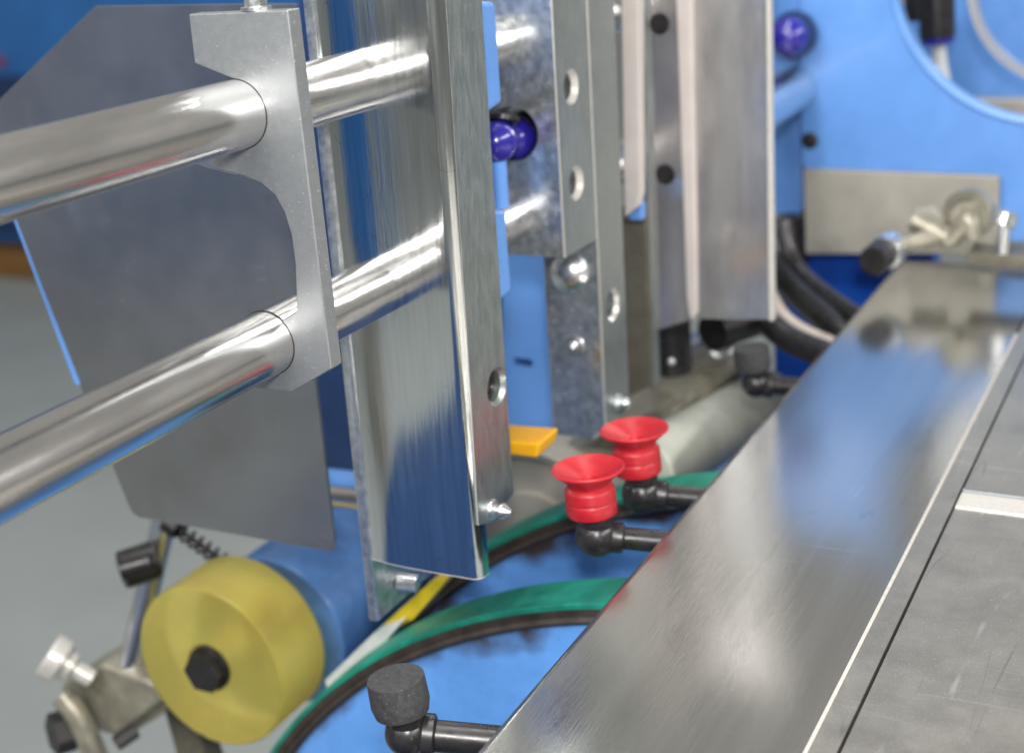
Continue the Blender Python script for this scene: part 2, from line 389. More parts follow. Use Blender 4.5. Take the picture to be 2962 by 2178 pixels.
hc = at(1437, 1118, 'X', -28.15)
cut(side, lathe([(0.0, -0.4), (0.70, -0.4), (0.70, 0.27), (0.9, 0.46), (0.9, 0.6), (0, 0.6)], hc + Vector((-0.45, 0, 0)), (1, 0, 0), 40, cap=False))
b = obj('countersunk_screw', lathe([(0, -.1), (0.69, -.1), (0.69, 0.0), (0.4, 0.05), (0.36, -0.05), (0, -0.05)], hc + Vector((-0.43, 0, 0)), (1, 0, 0)), M['blackm'], t)
sc = at(1425, 1474, 'X', -28.15)
obj('screw', lathe([(0.5, -.25), (0.5, 0), (0.44, .12), (.28, .2), (.28, .42), (0.36, 0.45), (0.36, 0.55), (.1, .95), (0, .95)], sc, (1, 0, 0), 32), M['alu'], t)
prof = []
for i in range(13): prof.append((0.44 if i % 2 else 0.34, i * 0.085))
obj('threaded_stud', lathe(prof, at(1152, 1680, 'Y', 51.5), (1, 0.1, 0), 28), M['zincb'], t)
obj('cross_bar', cyl(at(1075, 1665, 'Y', 59), at(1225, 1690, 'Y', 59), 0.45), M['blackm'], t)

# ------------------------------------------------------------------ light blue slider blocks on the rods
def side_block(pp, x, th, r, lab):
    o = obj('slider_block', pxprism(pp, 'X', x, -th, r, 3), M['blue']); return tag(o, lab, 'slider block', 'light blue slider blocks')
side_block([(1330, 4), (1436, 4), (1456, 300), (1412, 330), (1340, 345)], -29.6, 5.5, 0.28, 'upper light blue block behind the mirror guide, with the upper rod through it')
side_block([(1380, 606), (1466, 606), (1484, 846), (1446, 874), (1390, 900)], -29.6, 5.5, 0.28, 'lower light blue block behind the mirror guide, with the lower rod through it')

# blue ball knob between the rods
kc = at(1436, 410, 'X', -31.6); t = thing('ball_knob', kc, 'violet blue ball knob between the two light blue blocks, on a light blue stem', 'knob', 'violet blue ball knobs')
obj('ball', sphere(kc, 1.02, 40), M['knob'], t)
obj('collar', lathe([(0.55, 0), (0.8, 0.15), (0.8, .35), (0.55, .5)], kc + Vector((0.1, 0.55, 0.75)), (0, 0.35, 1), 32), M['black'], t)
obj('stem', cyl(kc + Vector((0, 0, -0.9)), kc + Vector((0, 0, -3.2)), 0.42), M['blue'], t)

# ------------------------------------------------------------------ second guide (short)
Y2 = 62.0
t = thing('second_side_guide', (-31, 63, -18), 'short zinc plated guide bar with two countersunk holes on its side, behind the mirror guide', 'side guide')
o = obj('body', prism([(-36, Y2, TOP), (-29.2, Y2, TOP), (-29.2, Y2, -17.75), (-36, Y2, -17.75)], (0, 3.95, 0), 0.09, 2), M['zincb'], t)
def cs(owner, par, c, ax, r1, r2, m, lab='countersunk_screw'):
    ax = Vector(ax); cut(owner, lathe([(0, -1.9), (r1, -1.9), (r1, -0.3), (r2, 0.02), (r2, 0.2), (0, 0.2)], c, ax, 36, cap=False))
    obj(lab, lathe([(0, -1.88), (r1 * .97, -1.88), (r1 * .97, -.75), (r1 * .5, -.7), (r1 * .45, -.95), (0, -.95)], c, ax, 28, cap=False), m, par)
cut(o, lathe([(0, -1), (1.35, -1), (1.35, 6), (0, 6)], at(1484, 388, 'Y', Y2), (0, 1, 0), 64, cap=False))
for u, v in ((1652, 252), (1667, 530)):
    cs(o, t, at(u, v, 'X', -29.2), (1, 0, 0), 0.66, 0.88, M['blackm'])
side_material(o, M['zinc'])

kc = at(1492, 402, 'Y', Y2 + 0.9)
t = thing('ball_knob', kc, 'violet blue ball knob sunk in the round hole of the short guide bar', 'knob', 'violet blue ball knobs')
obj('ball', sphere(kc, 1.05, 36), M['knob'], t)
obj('collar', lathe([(0.5, 0.8), (0.9, 0.85), (0.9, 1.6), (0.5, 1.7)], kc, (0, 1, 0.2), 28), M['black'], t)

# ------------------------------------------------------------------ third guide (long)
Y3 = 66.0
t = thing('third_side_guide', (-30, 67, -29), 'long zinc plated guide bar reaching lowest behind the short one, with two round head screws', 'side guide')
l3 = at(1599, 1255, 'Y', Y3)[0]; b3 = at(1640, 1262, 'Y', Y3)[2]
o = obj('body', prism([(l3, Y3, TOP), (-29.15, Y3, TOP), (-29.15, Y3, b3 + 0.8), (-29.95, Y3, b3), (l3, Y3, b3)], (0, 3.4, 0), 0.10, 2), M['zincb'], t)
cut(o, lathe([(0, -1.4), (0.72, -1.4), (0.72, -.2), (0.92, 0.02), (0.92, .2), (0, .2)], at(1772, 882, 'X', -29.15), (1, 0, 0), 36, cap=False))
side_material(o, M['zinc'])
for u, v, r in ((1648, 790, 1.08), (1660, 1000, 0.62)):
    c = at(u, v, 'Y', Y3)
    s = obj('round_head_screw', lathe([(r, 0), (r, .1), (r * .92, .35), (r * .6, .62), (0, .72)] if r > .8 else [(r, 0), (r * .9, .08), (r * .45, .1), (r * .42, .5), (r * .3, .6), (0, .6)], c, (0, -1, 0), 36), M['alu'], t)
c = at(1790, 1168, 'X', -29.1)
obj('pin_screw', lathe([(.55, 0), (.55, .15), (.3, .2), (.3, .55), (.12, .75), (0, .75)], c, (1, -0.2, 0.25), 28), M['alu'], t)

# ------------------------------------------------------------------ narrow strips between third and fourth guide
Y5 = 72.0
o = obj('narrow_guide_strip', pxprism([(1795, -60), (1846, -60), (1852, 560), (1842, 600), (1806, 630)], 'Y', Y5, 0.8, 0.1), M['ribm'])
tag(o, 'narrow pale grey strip hanging between the long guide bar and the wide back guide', 'guide strip')
o = obj('slider_block', box(at(1812, 600, 'Y', 73.5)[0], at(1856, 600, 'Y', 73.5)[0], 73.5, 74.3, at(1840, 640, 'Y', 73.5)[2], at(1840, 585, 'Y', 73.5)[2], 0.2), M['blue'])
tag(o, 'small light blue block just left of the wide back guide', 'slider block', 'light blue slider blocks')
o = obj('olive_bar', pxprism([(1795, 600), (1866, 600), (1884, 1116), (1815, 1150)], 'Y', 76.0, 1.0, 0.1), M['olive'])
tag(o, 'dark olive steel bar standing to the right of the long guide bar', 'steel bar')

# ------------------------------------------------------------------ wide back guide
Y4 = 77.0
t = thing('back_side_guide', at(2120, 925, 'Y', Y4), 'wide brushed steel guide plate at the back with a bright vertical rib', 'side guide')
o = obj('body', pxprism([(1848, -60), (2221, -60), (2230, 926), (2010, 922), (1888, 960)], 'Y', Y4, 0.5, 0.07, 3), M['back'], t)
obj('rib', pxprism([(1952, -60), (2000, -60), (2014, 905), (2004, 930), (1992, 915), (1985, 860)], 'Y', Y4 - 0.35, 0.5, 0.12, 3), M['ribm'], t)
obj('right_hem', pxprism([(2214, -60), (2226, -60), (2236, 930), (2223, 930)], 'Y', Y4 - 0.12, 0.7, 0.08, 3), M['edge'], t)
obj('left_hem', pxprism([(1846, -60), (1862, -60), (1896, 1120), (1880, 1130)], 'Y', Y4 - 0.5, 0.9, 0.08, 3), M['zinc'], t)
for u, v in ((1908, 70), (1925, 505)):
    c = at(u, v, 'Y', Y4)
    b = obj('socket_screw', lathe([(0.6, 0), (0.6, .03), (0.4, .035), (.36, .02), (0, .02)], c, (0, -1, 0), 36, cap=False), M['blackm'], t)

# ------------------------------------------------------------------ suction arms and rubber stops
TDIR = Vector((math.cos(R(23)), math.sin(R(23)), -0.13)).normalized()
def arm_parts(t, bc, rb, tr, top, length=9):
    e = obj('elbow', sphere(bc, rb, 36), M['black'], t, smooth=60)
    obj('neck', lathe([(rb * .72, 0), (rb * .8, .1), (rb * .8, (top - bc[2]))], bc, (0, 0, 1), 32), M['black'], t)
    obj('collar', lathe([(tr * 1.12, rb * .55), (tr * 1.3, rb * .7), (tr * 1.3, rb * 1.15), (tr * 1.1, rb * 1.25)], bc, TDIR, 32), M['black'], t)
    obj('tube', tube([Vector(bc) + TDIR * rb * .3, Vector(bc) + TDIR * length * .5, Vector(bc) + TDIR * length], tr * .96, 28), M['black'], t, smooth=60)
def suction(u, v, Y, lab):
    c = at(u, v, 'Y', Y); t = thing('suction_arm', c + Vector((0, 0, -4.6)), lab, 'suction cup', 'red suction cups on black arms')
    ax = Vector((0.05, 0, -1))
    obj('cup', lathe([(0, .62), (.3, .66), (.34, .52), (.7, .38), (1.15, .17), (1.5, .0), (1.58, -.03), (1.64, .01), (1.64, .07), (1.38, .28), (1.06, .56), (.97, .70), (.95, .82),
                      (1.08, .93), (1.14, 1.02), (1.15, 1.45), (1.09, 1.5), (1.09, 1.56), (1.16, 1.62), (1.16, 2.12), (1.05, 2.24), (0, 2.24)], c, ax, 64, cap=False), M['red'], t, smooth=50)
    bc = c + Vector((0.28, 0.0, -3.3)); arm_parts(t, bc, 0.98, 0.54, c[2] - 2.2)
    return t
suction(1700, 1352, 53.1, 'nearer red suction cup on a black elbow and tube, closest to the mirror guide')
suction(1834, 1240, 58.2, 'farther red suction cup on a black elbow and tube, partly behind the other red cup')
def stop(u, v, Y, lab):
    c = at(u, v, 'Y', Y); t = thing('stop_arm', c + Vector((0, 0, -3.6)), lab, 'rubber stop', 'black rubber capped arms')
    o = obj('rubber_cap', lathe([(0, 0), (.96, 0), (1.02, .02), (1.04, .07), (1.07, 1.0), (.98, 1.38), (.84, 1.45), (0, 1.45)], c, (0.11, 0, -1), 64, cap=False), M['rubber'], t, smooth=40)
    bc = c + Vector((0.28, 0, -2.25)); arm_parts(t, bc, 0.82, 0.60, c[2] - 1.4)
    return t
stop(1143, 1957, 36.95, 'nearest black rubber capped stop at the bottom of the photo beside the table edge')
stop(2172, 1003, 75.9, 'farthest black rubber capped stop, beyond the red suction cups by the table edge')

# ------------------------------------------------------------------ feed wheels and belts
def wheel(cx, cz, r, y0, y1, labw, labb, a0=0, a1=360):
    t = thing('belt_pulley', (cx, (y0 + y1) / 2, cz - r), labw, 'wheel', 'blue feed wheels with green belts')
    prof = [(0, .05), (r * .2, .05), (r * .2, 0.3), (r - .95, 0.3), (r - .93, .25), (r - .93, 2), (0, 2)]
    obj('disc', lathe(prof, (cx, y0, cz), (0, 1, 0), 220, cap=False), worn_pulley(r), t, smooth=30)
    prof = [(r - .95, 0.14), (r - .75, 0.0), (r - .5, .12), (r - .45, .02), (r - .1, .02), (r - .1, y1 - y0), (r - .95, y1 - y0), (r - .95, .14)]
    obj('rim', lathe(prof, (cx, y0, cz), (0, 1, 0), 220, cap=False), M['rim'], t, smooth=30)
    o = obj('flat_belt', lathe([(r - .08, .0), (r + .16, 0.0), (r + .2, .05), (r + .2, y1 - y0), (r - .08, y1 - y0), (r - .08, 0)], (cx, y0, cz), (0, 1, 0), 260, cap=False), M['belt'], None)
    tag(o, labb, 'belt', 'green flat belts')
wheel(-18.9, -63.9, 32.2, 54.0, 56.8, 'nearer light blue wheel with worn dark rim below the cups', 'nearer green flat belt lying over the blue wheel below the cups')
wheel(-16.3, -62.9, 33.7, 62.8, 65.2, 'farther light blue wheel mostly hidden behind the nearer one', 'farther green flat belt, passing right behind the nearer red cup')

# yellow and pale strips rising off the wheel
def strip(p0, p1, w0, w1, Y, th=0.12):
    (a, b), (c, d) = p0, p1
    A0, A1 = at(a, b, 'Y', Y), at(c, d, 'Y', Y)
    return A0, A1
a, b = at(948, 1985, 'Y', 56.6), at(1098, 1845, 'Y', 56.6)
bm = prism([at(940, 1968, 'Y', 56.5), at(1086, 1826, 'Y', 56.5), at(1160, 1800, 'Y', 56.5), at(1110, 1862, 'Y', 56.5), at(948, 1998, 'Y', 56.5)], (0, 1.8, 0), 0.03)
tag(obj('pale_belt', bm, M['white']), 'pale grey flat belt leaving the green belt next to the amber roller', 'belt')
bm = prism([at(1084, 1828, 'Y', 57.2), at(1248, 1680, 'Y', 57.2), at(1300, 1668, 'Y', 57.2), at(1196, 1790, 'Y', 57.2), at(1110, 1836, 'Y', 57.2)], (0, 1.6, 0), 0.03)
tag(obj('yellow_strip', bm, M['ytape']), 'yellow flat strip slanting up behind the bottom of the mirror guide', 'strip')

# ------------------------------------------------------------------ amber roller
rc = Vector((-48.8, 54.0, -40.5)); RR = 5.0
t = thing('pressure_roller', rc + Vector((0, 0, -RR)), 'translucent amber rubber roller pressing on the green belt at lower left', 'roller')
obj('tyre', lathe([(1.25, 0.25), (1.5, 0.0), (RR - .35, 0), (RR - .1, .06), (RR, .3), (RR, 4.1), (RR - .25, 4.35), (1.25, 4.35), (1.25, 0.25)], rc, (0, 1, 0), 160, cap=False), M['amber'], t, smooth=40)
obj('hub', cyl(rc + Vector((0, .15, 0)), rc + Vector((0, 5.4, 0)), 1.2), M['blackm'], t)
obj('bolt', hexhead(rc + Vector((0, -.75, 0)), (0, 1, 0), 1.22, 0.85), M['blackm'], t)
obj('washer', lathe([(.4, 0), (1.32, 0), (1.35, .05), (1.35, .2), (.4, .2), (.4, 0)], rc + Vector((0, -.12, 0)), (0, 1, 0), cap=False), M['blackm'], t)
t = thing('roller_housing', rc + Vector((0, 6, -4.6)), 'light blue round housing directly behind the amber roller', 'housing')
obj('barrel', cyl(rc + Vector((.9, 5.2, -.3)), rc + Vector((.9, 27, -.3)), 4.7, 96, 0.2), M['blueg'], t)

# ------------------------------------------------------------------ roller adjuster at lower left
t = thing('roller_adjuster', at(300, 2150, 'Y', 57), 'steel rod and clamp adjuster with silver thumbscrew left of the amber roller', 'adjuster')
YA = 57.0
obj('rod', cyl(at(368, 1975, 'Y', YA), at(500, 1400, 'Y', YA + 3), 0.78), M['alu'], t)
k = obj('clamp_collar', cyl(at(350, 1650, 'Y', YA - .6), at(455, 1615, 'Y', YA + 1.2), 1.15, 36, .15), M['blackm'], t)
obj('collar_screw', cyl(at(350, 1650, 'Y', YA - 1.1), at(440, 1625, 'Y', YA), 0.62, 28, .1), M['black'], k)
blk = obj('clamp_block', pxprism([(170, 1985), (290, 1920), (440, 1975), (470, 2030), (330, 2130), (290, 2120), (180, 2040)], 'Y', YA - .8, 4.6, 0.3, 3), M['cast'], t)
obj('lower_arm', tube([at(180, 2010, 'Y', YA - 2), at(230, 2080, 'Y', YA - 2), at(300, 2240, 'Y', YA - 2)], .75, 20), M['cast'], t)
obj('cross_arm', prism([at(330, 2080, 'Y', YA), at(480, 2000, 'Y', YA), at(480, 2060, 'Y', YA), at(350, 2140, 'Y', YA)], (0, 3, 0), .15), M['cast'], t)
s = at(200, 1925, 'Y', YA - 2)
ax = Vector((0.62, 0.28, -0.52))
ts = obj('thumbscrew', lathe([(0, -1.5), (1.2, -1.5), (1.38, -1.4), (1.42, -1.3), (1.42, -.55), (1.36, -.45), (1.0, -.4), (.95, .2), (.6, .3), (.55, 1.6)], s, ax, 40), M['edge'], t, smooth=50)
obj('hex_bolt', hexhead(at(150, 2125, 'Y', YA - 3), (0.5, 1, -.1), 1.35, 1.3), M['blackm'], t)
obj('hex_bolt', hexhead(at(335, 2150, 'Y', YA - 3), (0.5, 1, .3), 0.5, 1.4), M['blackm'], t)
obj('dark_arm', prism([at(470, 2040, 'Y', 59), at(560, 2090, 'Y', 59), at(620, 2260, 'Y', 59), at(530, 2260, 'Y', 59)], (0, 1.6, 0), .15), M['olive'], t)
# spring between collar and plate
a, b = at(515, 1530, 'Y', 59), at(650, 1625, 'Y', 59); d = (b - a); u, v, dn = frame_of(d); path = []
for i in range(73):
    q = i / 72; an = q * 2 * PI * 6; path.append(a + d * q + (u * math.cos(an) + v * math.sin(an)) * 0.42)
t = thing('coil_spring', (a + b) / 2, 'small dark coil spring under the corner of the thin grey plate', 'spring')
obj('coil', tube(path, 0.1, 8, sub=2), M['blackm'], t)
obj('end_cap', cyl(a - d * .25, a + d * .02, 0.62, 24), M['blackm'], t)
obj('core_pin', cyl(a, b, 0.16, 16, .02), M['blackm'], t)

# ------------------------------------------------------------------ yellow lever tip
bm = pxprism([(1440, 1234), (1478, 1237), (1600, 1246), (1614, 1262), (1555, 1326), (1478, 1318), (1440, 1316)], 'Y', 59.0, 1.2, 0.0)
bm.free()
a0 = at(1478, 1238, 'Y', 60)
bm = prism([at(1400, 1298, 'Y', 58), at(1478, 1316, 'Y', 58), at(1552, 1326, 'Y', 58), at(1560, 1284, 'Y', 58), at(1478, 1278, 'Y', 58), at(1400, 1272, 'Y', 58)], (0, 2.3, 0), 0.13, 3)
tag(obj('yellow_lever', bm, M['yellow']), 'orange yellow plastic lever tip sticking out behind the mirror guide', 'lever')

# ------------------------------------------------------------------ blue post with slot
o = obj('slotted_post', pxprism([(1450, 560), (1578, 560), (1625, 1262), (1450, 1262)], 'Y', 74.0, 3.0, 0.15), M['blue'])
c0, c1 = at(1486, 1046, 'Y', 74), at(1535, 1052, 'Y', 74)
cut(o, prism([c0 + Vector((0, -1, .28)), c0 + Vector((0, -1, -.28)), c1 + Vector((0, -1, -.28)), c1 + Vector((.2, -1, 0)), c1 + Vector((0, -1, .28))], (0, 2.4, 0), 0))
tag(o, 'light blue upright post with a small dark slot, left of the long guide bar', 'post')
o = obj('machine_side_panel', pxprism([(860, -60), (1640, -60), (1640, 1330), (1300, 1440), (880, 1440)], 'Y', 84.0, 4.0, 0.2), M['navy'])  # navy puts the unlit interior's shade into the colour
tag(o, 'blue machine panel with its shade painted in as navy, deep behind the guides and the thin grey plate', 'panel')
t = thing('side_roller', at(980, 1430, 'Y', 62), 'small grey steel shaft with a blue sleeve between the grey plate and mirror guide', 'shaft')
obj('shaft', cyl(at(900, 1430, 'Y', 60), at(1100, 1450, 'Y', 60), .62), M['chrome'], t)
obj('blue_sleeve', cyl(at(930, 1400, 'Y', 64), at(1060, 1415, 'Y', 64), 1.0), M['blue'], t)

# ------------------------------------------------------------------ table
ZT = -27.8
t = thing('feed_table', (5, 60, ZT - 3), 'brushed stainless feed table running diagonally across the lower right', 'table')
XA = -21.35
def Zp(u, v, z=ZT): return at(u, v, 'Z', z)
YN = Zp(1508, 1985)[1]
XB = Zp(2697, 1438)[0]; XK = Zp(2768, 1438)[0]
YE = 102.4
# bent front panel: flat top with a rolled edge that hangs down
Pr = []
for i in range(9):
    a = PI / 2 * i / 8; Pr.append((XA + .45 * (1 - math.cos(a)) - .45 * 0, ZT - .45 * (1 - math.sin(a))))
prof = Pr + [(XB, ZT)]
def sheetY(prof, y0, y1, th):
    bm = bmesh.new(); n = len(prof); V = [Vector((x, 0, z)) for x, z in prof]; I = []
    for i in range(n):
        d = (V[min(i + 1, n - 1)] - V[max(i - 1, 0)]).normalized(); I.append(V[i] + Vector((d.z, 0, -d.x)) * th)
    A = [(bm.verts.new((p.x, y0, p.z)), bm.verts.new((p.x, y1, p.z))) for p in V]
    B = [(bm.verts.new((p.x, y0, p.z)), bm.verts.new((p.x, y1, p.z))) for p in I]
    for i in range(n - 1):
        bm.faces.new((A[i][0], A[i][1], A[i + 1][1], A[i + 1][0])); bm.faces.new((B[i][0], B[i + 1][0], B[i + 1][1], B[i][1]))
        bm.faces.new((A[i][0], A[i + 1][0], B[i + 1][0], B[i][0])); bm.faces.new((A[i][1], B[i][1], B[i + 1][1], A[i + 1][1]))
    bm.faces.new((A[0][0], B[0][0], B[0][1], A[0][1])); bm.faces.new((A[-1][0], A[-1][1], B[-1][1], B[-1][0]))
    return bm
obj('front_panel', sheetY(prof, 10, YE, .12), M['table'], t, smooth=60)
obj('hanging_hem', box(XA - .02, XA + .1, YN, YE, ZT - 1.6, ZT - .46, 0.02), M['table'], t)
# bright chamfer, edge strip, gap, worn plates
YS = Zp(2935, 962)[1]
obj('chamfer', prism([(XB, 10, ZT), (XB + .11, 10, ZT - .08), (XB + .11, 10, ZT - .4), (XB, 10, ZT - .4)], (0, YS - 10, 0), 0), M['edge'], t)
obj('edge_strip', box(XB + .115, XK - .04, 10, YE, ZT - .5, ZT - .10, 0.02), M['tablev'], t)
obj('gap_liner', box(XK - .06, XK + .12, 10, YE, ZT - .9, ZT - .6, 0), M['blackm'], t)
yb0, yb1 = Zp(2780, 1466)[1], Zp(2782, 1412)[1]
obj('top_plate', box(XK + .08, 60, 10, yb0 - .03, ZT - .6, ZT - .1, 0.03), M['tablev'], t)
obj('top_plate', box(XK + .08, 60, yb1 + .06, YE, ZT - .6, ZT - .1, 0.03), M['tablev'], t)
obj('cross_strip', box(XK + .08, 60, yb0, yb1 - .35, ZT - .6, ZT - .02, 0.06, 3), M['edge'], t)
obj('cross_lip', box(XK + .1, 60, yb1 - .33, yb1 + .02, ZT - .6, ZT + .06, 0.05, 3), M['bracket'], t)
obj('under_body', box(XA + 2, 60, 10, YE - 1, ZT - 5, ZT - 1.2, 0.1), M['olive'], t)

# ------------------------------------------------------------------ big blue side frame at the back
YF = 104.0
t = MACH = thing('blue_machine', (-10, YF, -100), 'large light blue painted machine behind everything, with a round opening at upper right', 'machine')
fr = obj('frame_plate', prism([(at(2310, 0, 'Y', YF)[0], YF, -4), (-6, YF, -4), at(3200, 700, 'Y', YF), at(2888, 700, 'Y', YF), at(2888, 508, 'Y', YF), at(2332, 488, 'Y', YF), at(2318, 480, 'Y', YF)], (0, 2.2, 0), .12), M['blue'], t)
cut(fr, lathe([(0, -3), (10.95, -3), (10.95, 5), (0, 5)], (-11.8, YF, -7.0), (0, 1, 0), 120, cap=False))
obj('left_wing', prism([(at(2228, 0, 'Y', YF + 1)[0], YF + 1, -4.2), (at(2312, 0, 'Y', YF + 1)[0], YF + 1, -4.2), at(2318, 620, 'Y', YF + 1), at(2230, 625, 'Y', YF + 1.0)], (0, 2.5, 0), .3), M['blue'], t)
obj('black_block', prism([at(2232, 640, 'Y', YF), at(2322, 620, 'Y', YF), at(2326, 775, 'Y', YF), at(2232, 790, 'Y', YF)], (0, 2.5, 0), .3), M['black'], t)
obj('rim_lip', lathe([(10.75, 0), (11.05, -.12), (11.35, 0), (11.35, .3), (10.75, .3), (10.75, 0)], (-11.8, YF, -7.0), (0, 1, 0), 120, cap=False), M['blue'], t)
obj('plug_screw', lathe([(0.62, .05), (.62, -.1), (.5, -.18), (0, -.18)], at(2343, 407, 'Y', YF), (0, 1, 0), 28), M['blackm'], t)
kc = at(2282, 108, 'Y', YF - 2.5); 
t2 = thing('ball_knob', kc, 'blurred violet blue ball knob on the blue frame, right of the wide back guide', 'knob', 'violet blue ball knobs')
obj('ball', sphere(kc, 1.4, 36), M['knob'], t2)
obj('collar', lathe([(1.7, 0), (1.7, .6)], kc + Vector((0, 1.0, 0)), (0, 1, 0), 32), M['navy'], t2)
obj('cover_plate', pxprism([(2325, 491), (2890, 512), (2884, 735), (2330, 735)], 'Y', YF - 1.0, .7, .08), M['cover'], MACH)['label'] = 'beige grey rectangular steel cover plate'
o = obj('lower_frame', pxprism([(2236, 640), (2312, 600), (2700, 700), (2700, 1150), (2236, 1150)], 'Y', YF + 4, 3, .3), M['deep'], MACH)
t = MACH
obj('inner_panel', prism([at(2560, -30, 'Y', 122), at(3300, -30, 'Y', 122), at(3300, 285, 'Y', 122), at(2560, 285, 'Y', 122)], (0, 2, 0), .1), M['blue'], t)
obj('inner_ledge', prism([at(2560, 292, 'Y', 119), at(3300, 292, 'Y', 119), at(3300, 420, 'Y', 119), at(2560, 420, 'Y', 119)], (0, 2, 0), .1), M['cover'], t)
o = obj('arc_guard', lathe([(7.0, 0), (7.6, 0), (7.6, 1.2), (7.0, 1.2), (7.0, 0)], at(3120, -60, 'Y', 110), (0, 1, 0), 80, cap=False), M['alu'])
tag(o, 'pale curved rim at the upper right corner behind the round opening', 'rim')
t = thing('hose_fitting', at(2700, 200, 'Y', 114), 'black hose fitting with a grey hose inside the round opening', 'hose fitting')
obj('body', cyl(at(2708, -80, 'Y', 114), at(2712, 108, 'Y', 114), 1.35), M['black'], t)
obj('side_body', cyl(at(2655, -80, 'Y', 115), at(2660, 60, 'Y', 115), 1.1), M['black'], t)
obj('blue_ring', cyl(at(2712, 108, 'Y', 114), at(2713, 126, 'Y', 114), 1.25), M['knob'], t)
obj('hose', tube([at(2713, 120, 'Y', 114), at(2722, 200, 'Y', 114), at(2745, 300, 'Y', 114)], .55, 20), M['white'], t)
obj('yellow_cap', cyl(at(2618, -60, 'Y', 116), at(2622, 6, 'Y', 116), .4), M['yellow'], t)

o = obj('shaft_stub', cyl(at(2120, 370, 'Y', 84), at(2300, 255, 'Y', 103.9), 1.6, 48, .2), M['chrome'])
tag(o, 'blurred steel shaft stub running into the blue frame under the far violet knob', 'shaft')

# ------------------------------------------------------------------ link mechanism at the far end of the table
YL = 97.0
t = thing('link_mechanism', Zp(2720, 740), 'blurred pale steel link with a ring on the far end of the table', 'linkage')
c = at(2795, 622, 'Y', YL)
obj('ring', lathe([(1.0, 0), (1.65, 0), (1.7, .1), (1.7, 1.0), (1.6, 1.1), (1.0, 1.1), (1.0, 0)], c, (0.2, 1, 0), 40, cap=False), M['cast'], t)
obj('hub', cyl(c + Vector((0, -.6, 0)), c + Vector((0, 1.2, 0)), .95), M['cast'], t)
obj('link_arm', tube([at(2640, 640, 'Y', YL - .5), at(2700, 670, 'Y', YL - .7), at(2750, 690, 'Y', YL - .8), at(2800, 640, 'Y', YL - .8), at(2815, 690, 'Y', YL - .9)], .62, 16), M['cast'], t)
obj('bracket', pxprism([(2640, 610), (2700, 600), (2760, 660), (2740, 730), (2640, 720)], 'Y', YL + .3, .6, .15), M['cover'], t)
t = thing('clamp_screw', Zp(2560, 770), 'blurred dark end screw with a pale washer at the far corner of the table', 'screw')
c = at(2547, 740, 'Y', 93)
obj('head', cyl(c + Vector((-.2, -1.3, -.1)), c + Vector((0, 0.2, 0)), 1.02, 36, .15), M['blackm'], t)
obj('washer', cyl(c + Vector((.15, .2, .1)), c + Vector((.4, 1.6, .2)), 1.15, 36, .12), M['alu'], t)
obj('shank', cyl(c + Vector((.4, 1.6, .2)), c + Vector((4.5, 4, 1)), .55), M['cast'], t)
t = thing('stud_bolt', Zp(2905, 740), 'blurred bright stud with a cross head at the right edge behind the table', 'stud bolt')
c = at(2903, 655, 'Y', 95)
obj('head', lathe([(0, -.5), (.7, -.5), (.85, -.35), (.85, .35), (.7, .5), (0, .5)], c + Vector((0, 0, .5)), (0.2, .3, 1), 28), M['zincb'], t)
obj('post', cyl(c + Vector((0, 0, -1.8)), c + Vector((0, 0, .4)), .42), M['alu'], t)
obj('foot', box(c[0] - 2.2, c[0] + 3.5, 94.5, 97.5, c[2] - 2.6, c[2] - 1.8, .15), M['olive'], t)

# ------------------------------------------------------------------ cables and small things behind the table edge
for pts, r, m_, lab, cat in (
    ([(2232, 650, 98), (2240, 760, 97), (2320, 860, 95), (2430, 960, 92), (2500, 1060, 90)], 1.0, 'black', 'thicker black hose curving down behind the table edge', 'hose'),
    ([(2262, 640, 98), (2290, 760, 97), (2380, 850, 95), (2500, 930, 92)], .7, 'black', 'thinner black hose above the thick one behind the table edge', 'hose'),
    ([(2222, 850, 90), (2262, 915, 89), (2330, 965, 88), (2440, 1010, 87)], .55, 'cream', 'cream coloured hose curving toward the table edge', 'hose'),
    ([(2222, 935, 88), (2290, 985, 87), (2400, 1030, 86)], .9, 'black', 'short black hose below the cream hose', 'hose')):
    tag(obj('hose', tube([at(*p[:2], 'Y', p[2]) for p in pts], r, 20), M[m_]), lab, cat, 'hoses behind the table')
t = thing('black_cylinder', at(1955, 1090, 'Y', 84), 'rounded black cylinder below the wide back guide', 'cylinder')
obj('body', cyl(at(1938, 900, 'Y', 84), at(1946, 1078, 'Y', 84), 1.3, 40, .3), M['black'], t)
obj('pin', sphere(at(1942, 1046, 'Y', 82.5), .28, 16), M['alu'], t)
t = thing('cylinder_cap', at(2060, 1060, 'Y', 88), 'blurred pale metal cylinder below the wide back guide', 'cylinder')
obj('body', cyl(at(1990, 1035, 'Y', 90), at(2085, 985, 'Y', 88), 1.35, 40, .3), M['alu'], t)
o = obj('cross_rail', prism([at(1800, 1215, 'Y', 78), at(2112, 1010, 'Y', 92), at(2112, 1030, 'Y', 92), at(1800, 1240, 'Y', 78)], (2.2, .5, -.2), .1), M['cast'])
tag(o, 'grey steel rail running back from the bottom of the long guide bar', 'rail')
o = obj('lower_panel', prism([at(1985, 1075, 'Y', 92), at(2140, 1060, 'Y', 92), at(2140, 1190, 'Y', 92), at(1985, 1200, 'Y', 92)], (0, 3, 0), .2), M['blue'])
tag(o, 'small light blue panel left of the farthest black rubber stop', 'panel')
o = obj('dark_crossbar', cyl(at(2060, 960, 'Y', 86), at(2240, 900, 'Y', 92), 1.3, 32), M['blackm'])
tag(o, 'dark bar just under the wide back guide', 'bar')
t = thing('pale_drum', (-22, 84, -44), 'pale cloth covered roller running back beyond the green belts under the arms', 'roller')
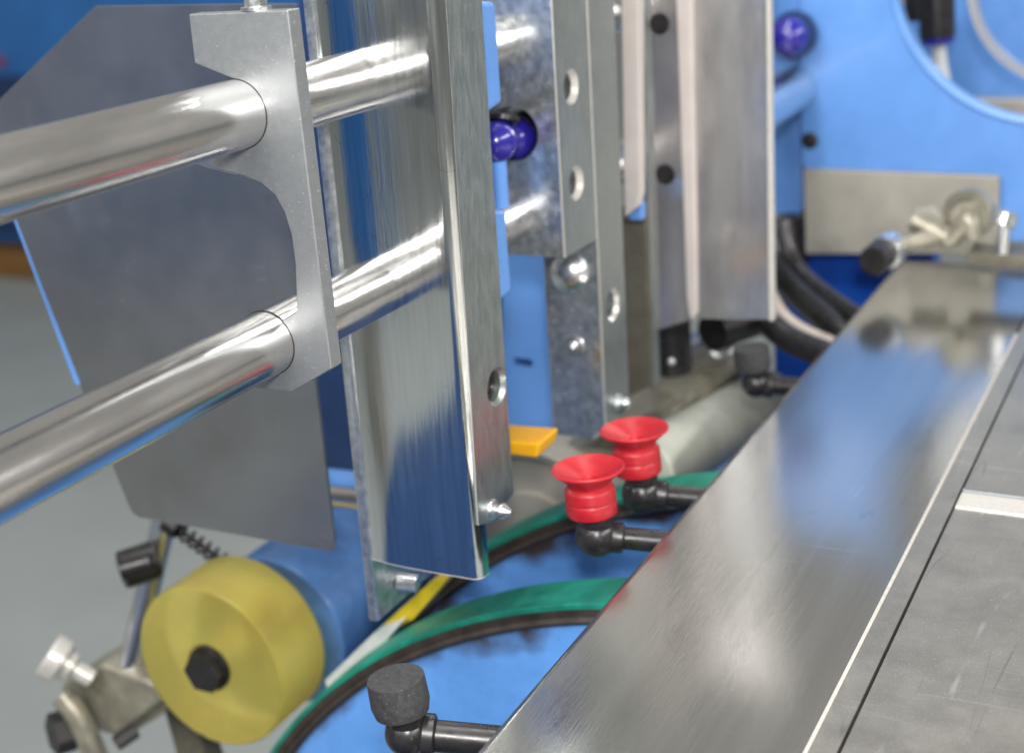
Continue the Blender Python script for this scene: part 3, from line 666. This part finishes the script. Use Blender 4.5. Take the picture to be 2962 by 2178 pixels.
obj('drum', cyl(at(1850, 1380, 'Y', 68), at(2215, 1150, 'Y', 92), 2.1, 80, .3), M['pale'], t)
obj('band', cyl(at(1780, 1330, 'Y', 72), at(2130, 1130, 'Y', 94), 1.6, 60, .2), M['olive'], t)
hc = at(1540, 1560, 'Y', 70)
t = thing('idler_pulley', hc + Vector((0, 0, -7)), 'pale grey wheel behind the red suction cups and the yellow lever', 'wheel')
obj('wheel_disc', lathe([(0, 0), (3.0, 0), (3.1, .3), (5.2, .3), (5.4, 0), (5.8, 0), (5.9, .2), (5.9, 3.4), (5.6, 3.6), (0, 3.6)], hc, (0, 1, 0), 100, cap=False), M['cover'], t)
obj('axle', cyl(hc + Vector((0, -.6, 0)), hc + Vector((0, .2, 0)), 1.0), M['blackm'], t)
t = thing('post_ledge', (-33, 72, -34), 'grey machine ledge beneath the light blue slotted post', 'ledge')
obj('ledge', box(-36, -30.2, 72, 90, -33.6, -32.2, .2), M['cast'], t)

# ------------------------------------------------------------------ machine base below, outside and behind
t = MACH
obj('rear_casting', box(-38, 30, 66.5, 100, -100, -44, .5), M['blued'], t)
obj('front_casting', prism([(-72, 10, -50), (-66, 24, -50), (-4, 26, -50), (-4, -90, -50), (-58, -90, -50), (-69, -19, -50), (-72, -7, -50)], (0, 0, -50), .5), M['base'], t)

t = thing('blue_cabinet', (-230, -120, -118), 'strong blue cabinet that shows only as a streaky reflection in the mirror guide', 'cabinet')
obj('cabinet_body', prism([(-137, -105, -72), (-180, -150, -72), (-225, -150, -72), (-225, -105, -72)], (0, 0, 112), 1.0), M['dist'], t)
obj('plinth', box(-222, -185, -148, -108, -118, -72.1, 1), M['cover'], t)

# machine far away at the left and its pallet
t = thing('distant_machine', (-330, 320, -118), 'strong blue machine far away at the upper left, out of focus', 'machine')
obj('cabinet', box(-620, -235, 352, 470, -108, 60, 2), M['dist'], t)
obj('red_lamp', sphere(at(0, 178, 'Y', 348), 1.6, 20), M['red'], t)
obj('drawer', box(-620, -240, 349, 352, -104, -50, 1), M['navy'], t)
o = obj('yellow_cable', tube([(-335, 235, -117), (-318, 240, -116.5), (-316, 255, -117), (-330, 268, -117)], 1.6, 12), M['yellow'])
tag(o, 'blurred yellow cable lying on the floor at the left edge of the photo', 'cable')
o = obj('wood_pallet', box(-620, -242, 344, 470, -118, -108.5, 1), M['wood'])
tag(o, 'brown wooden pallet under the distant blue machine', 'pallet')
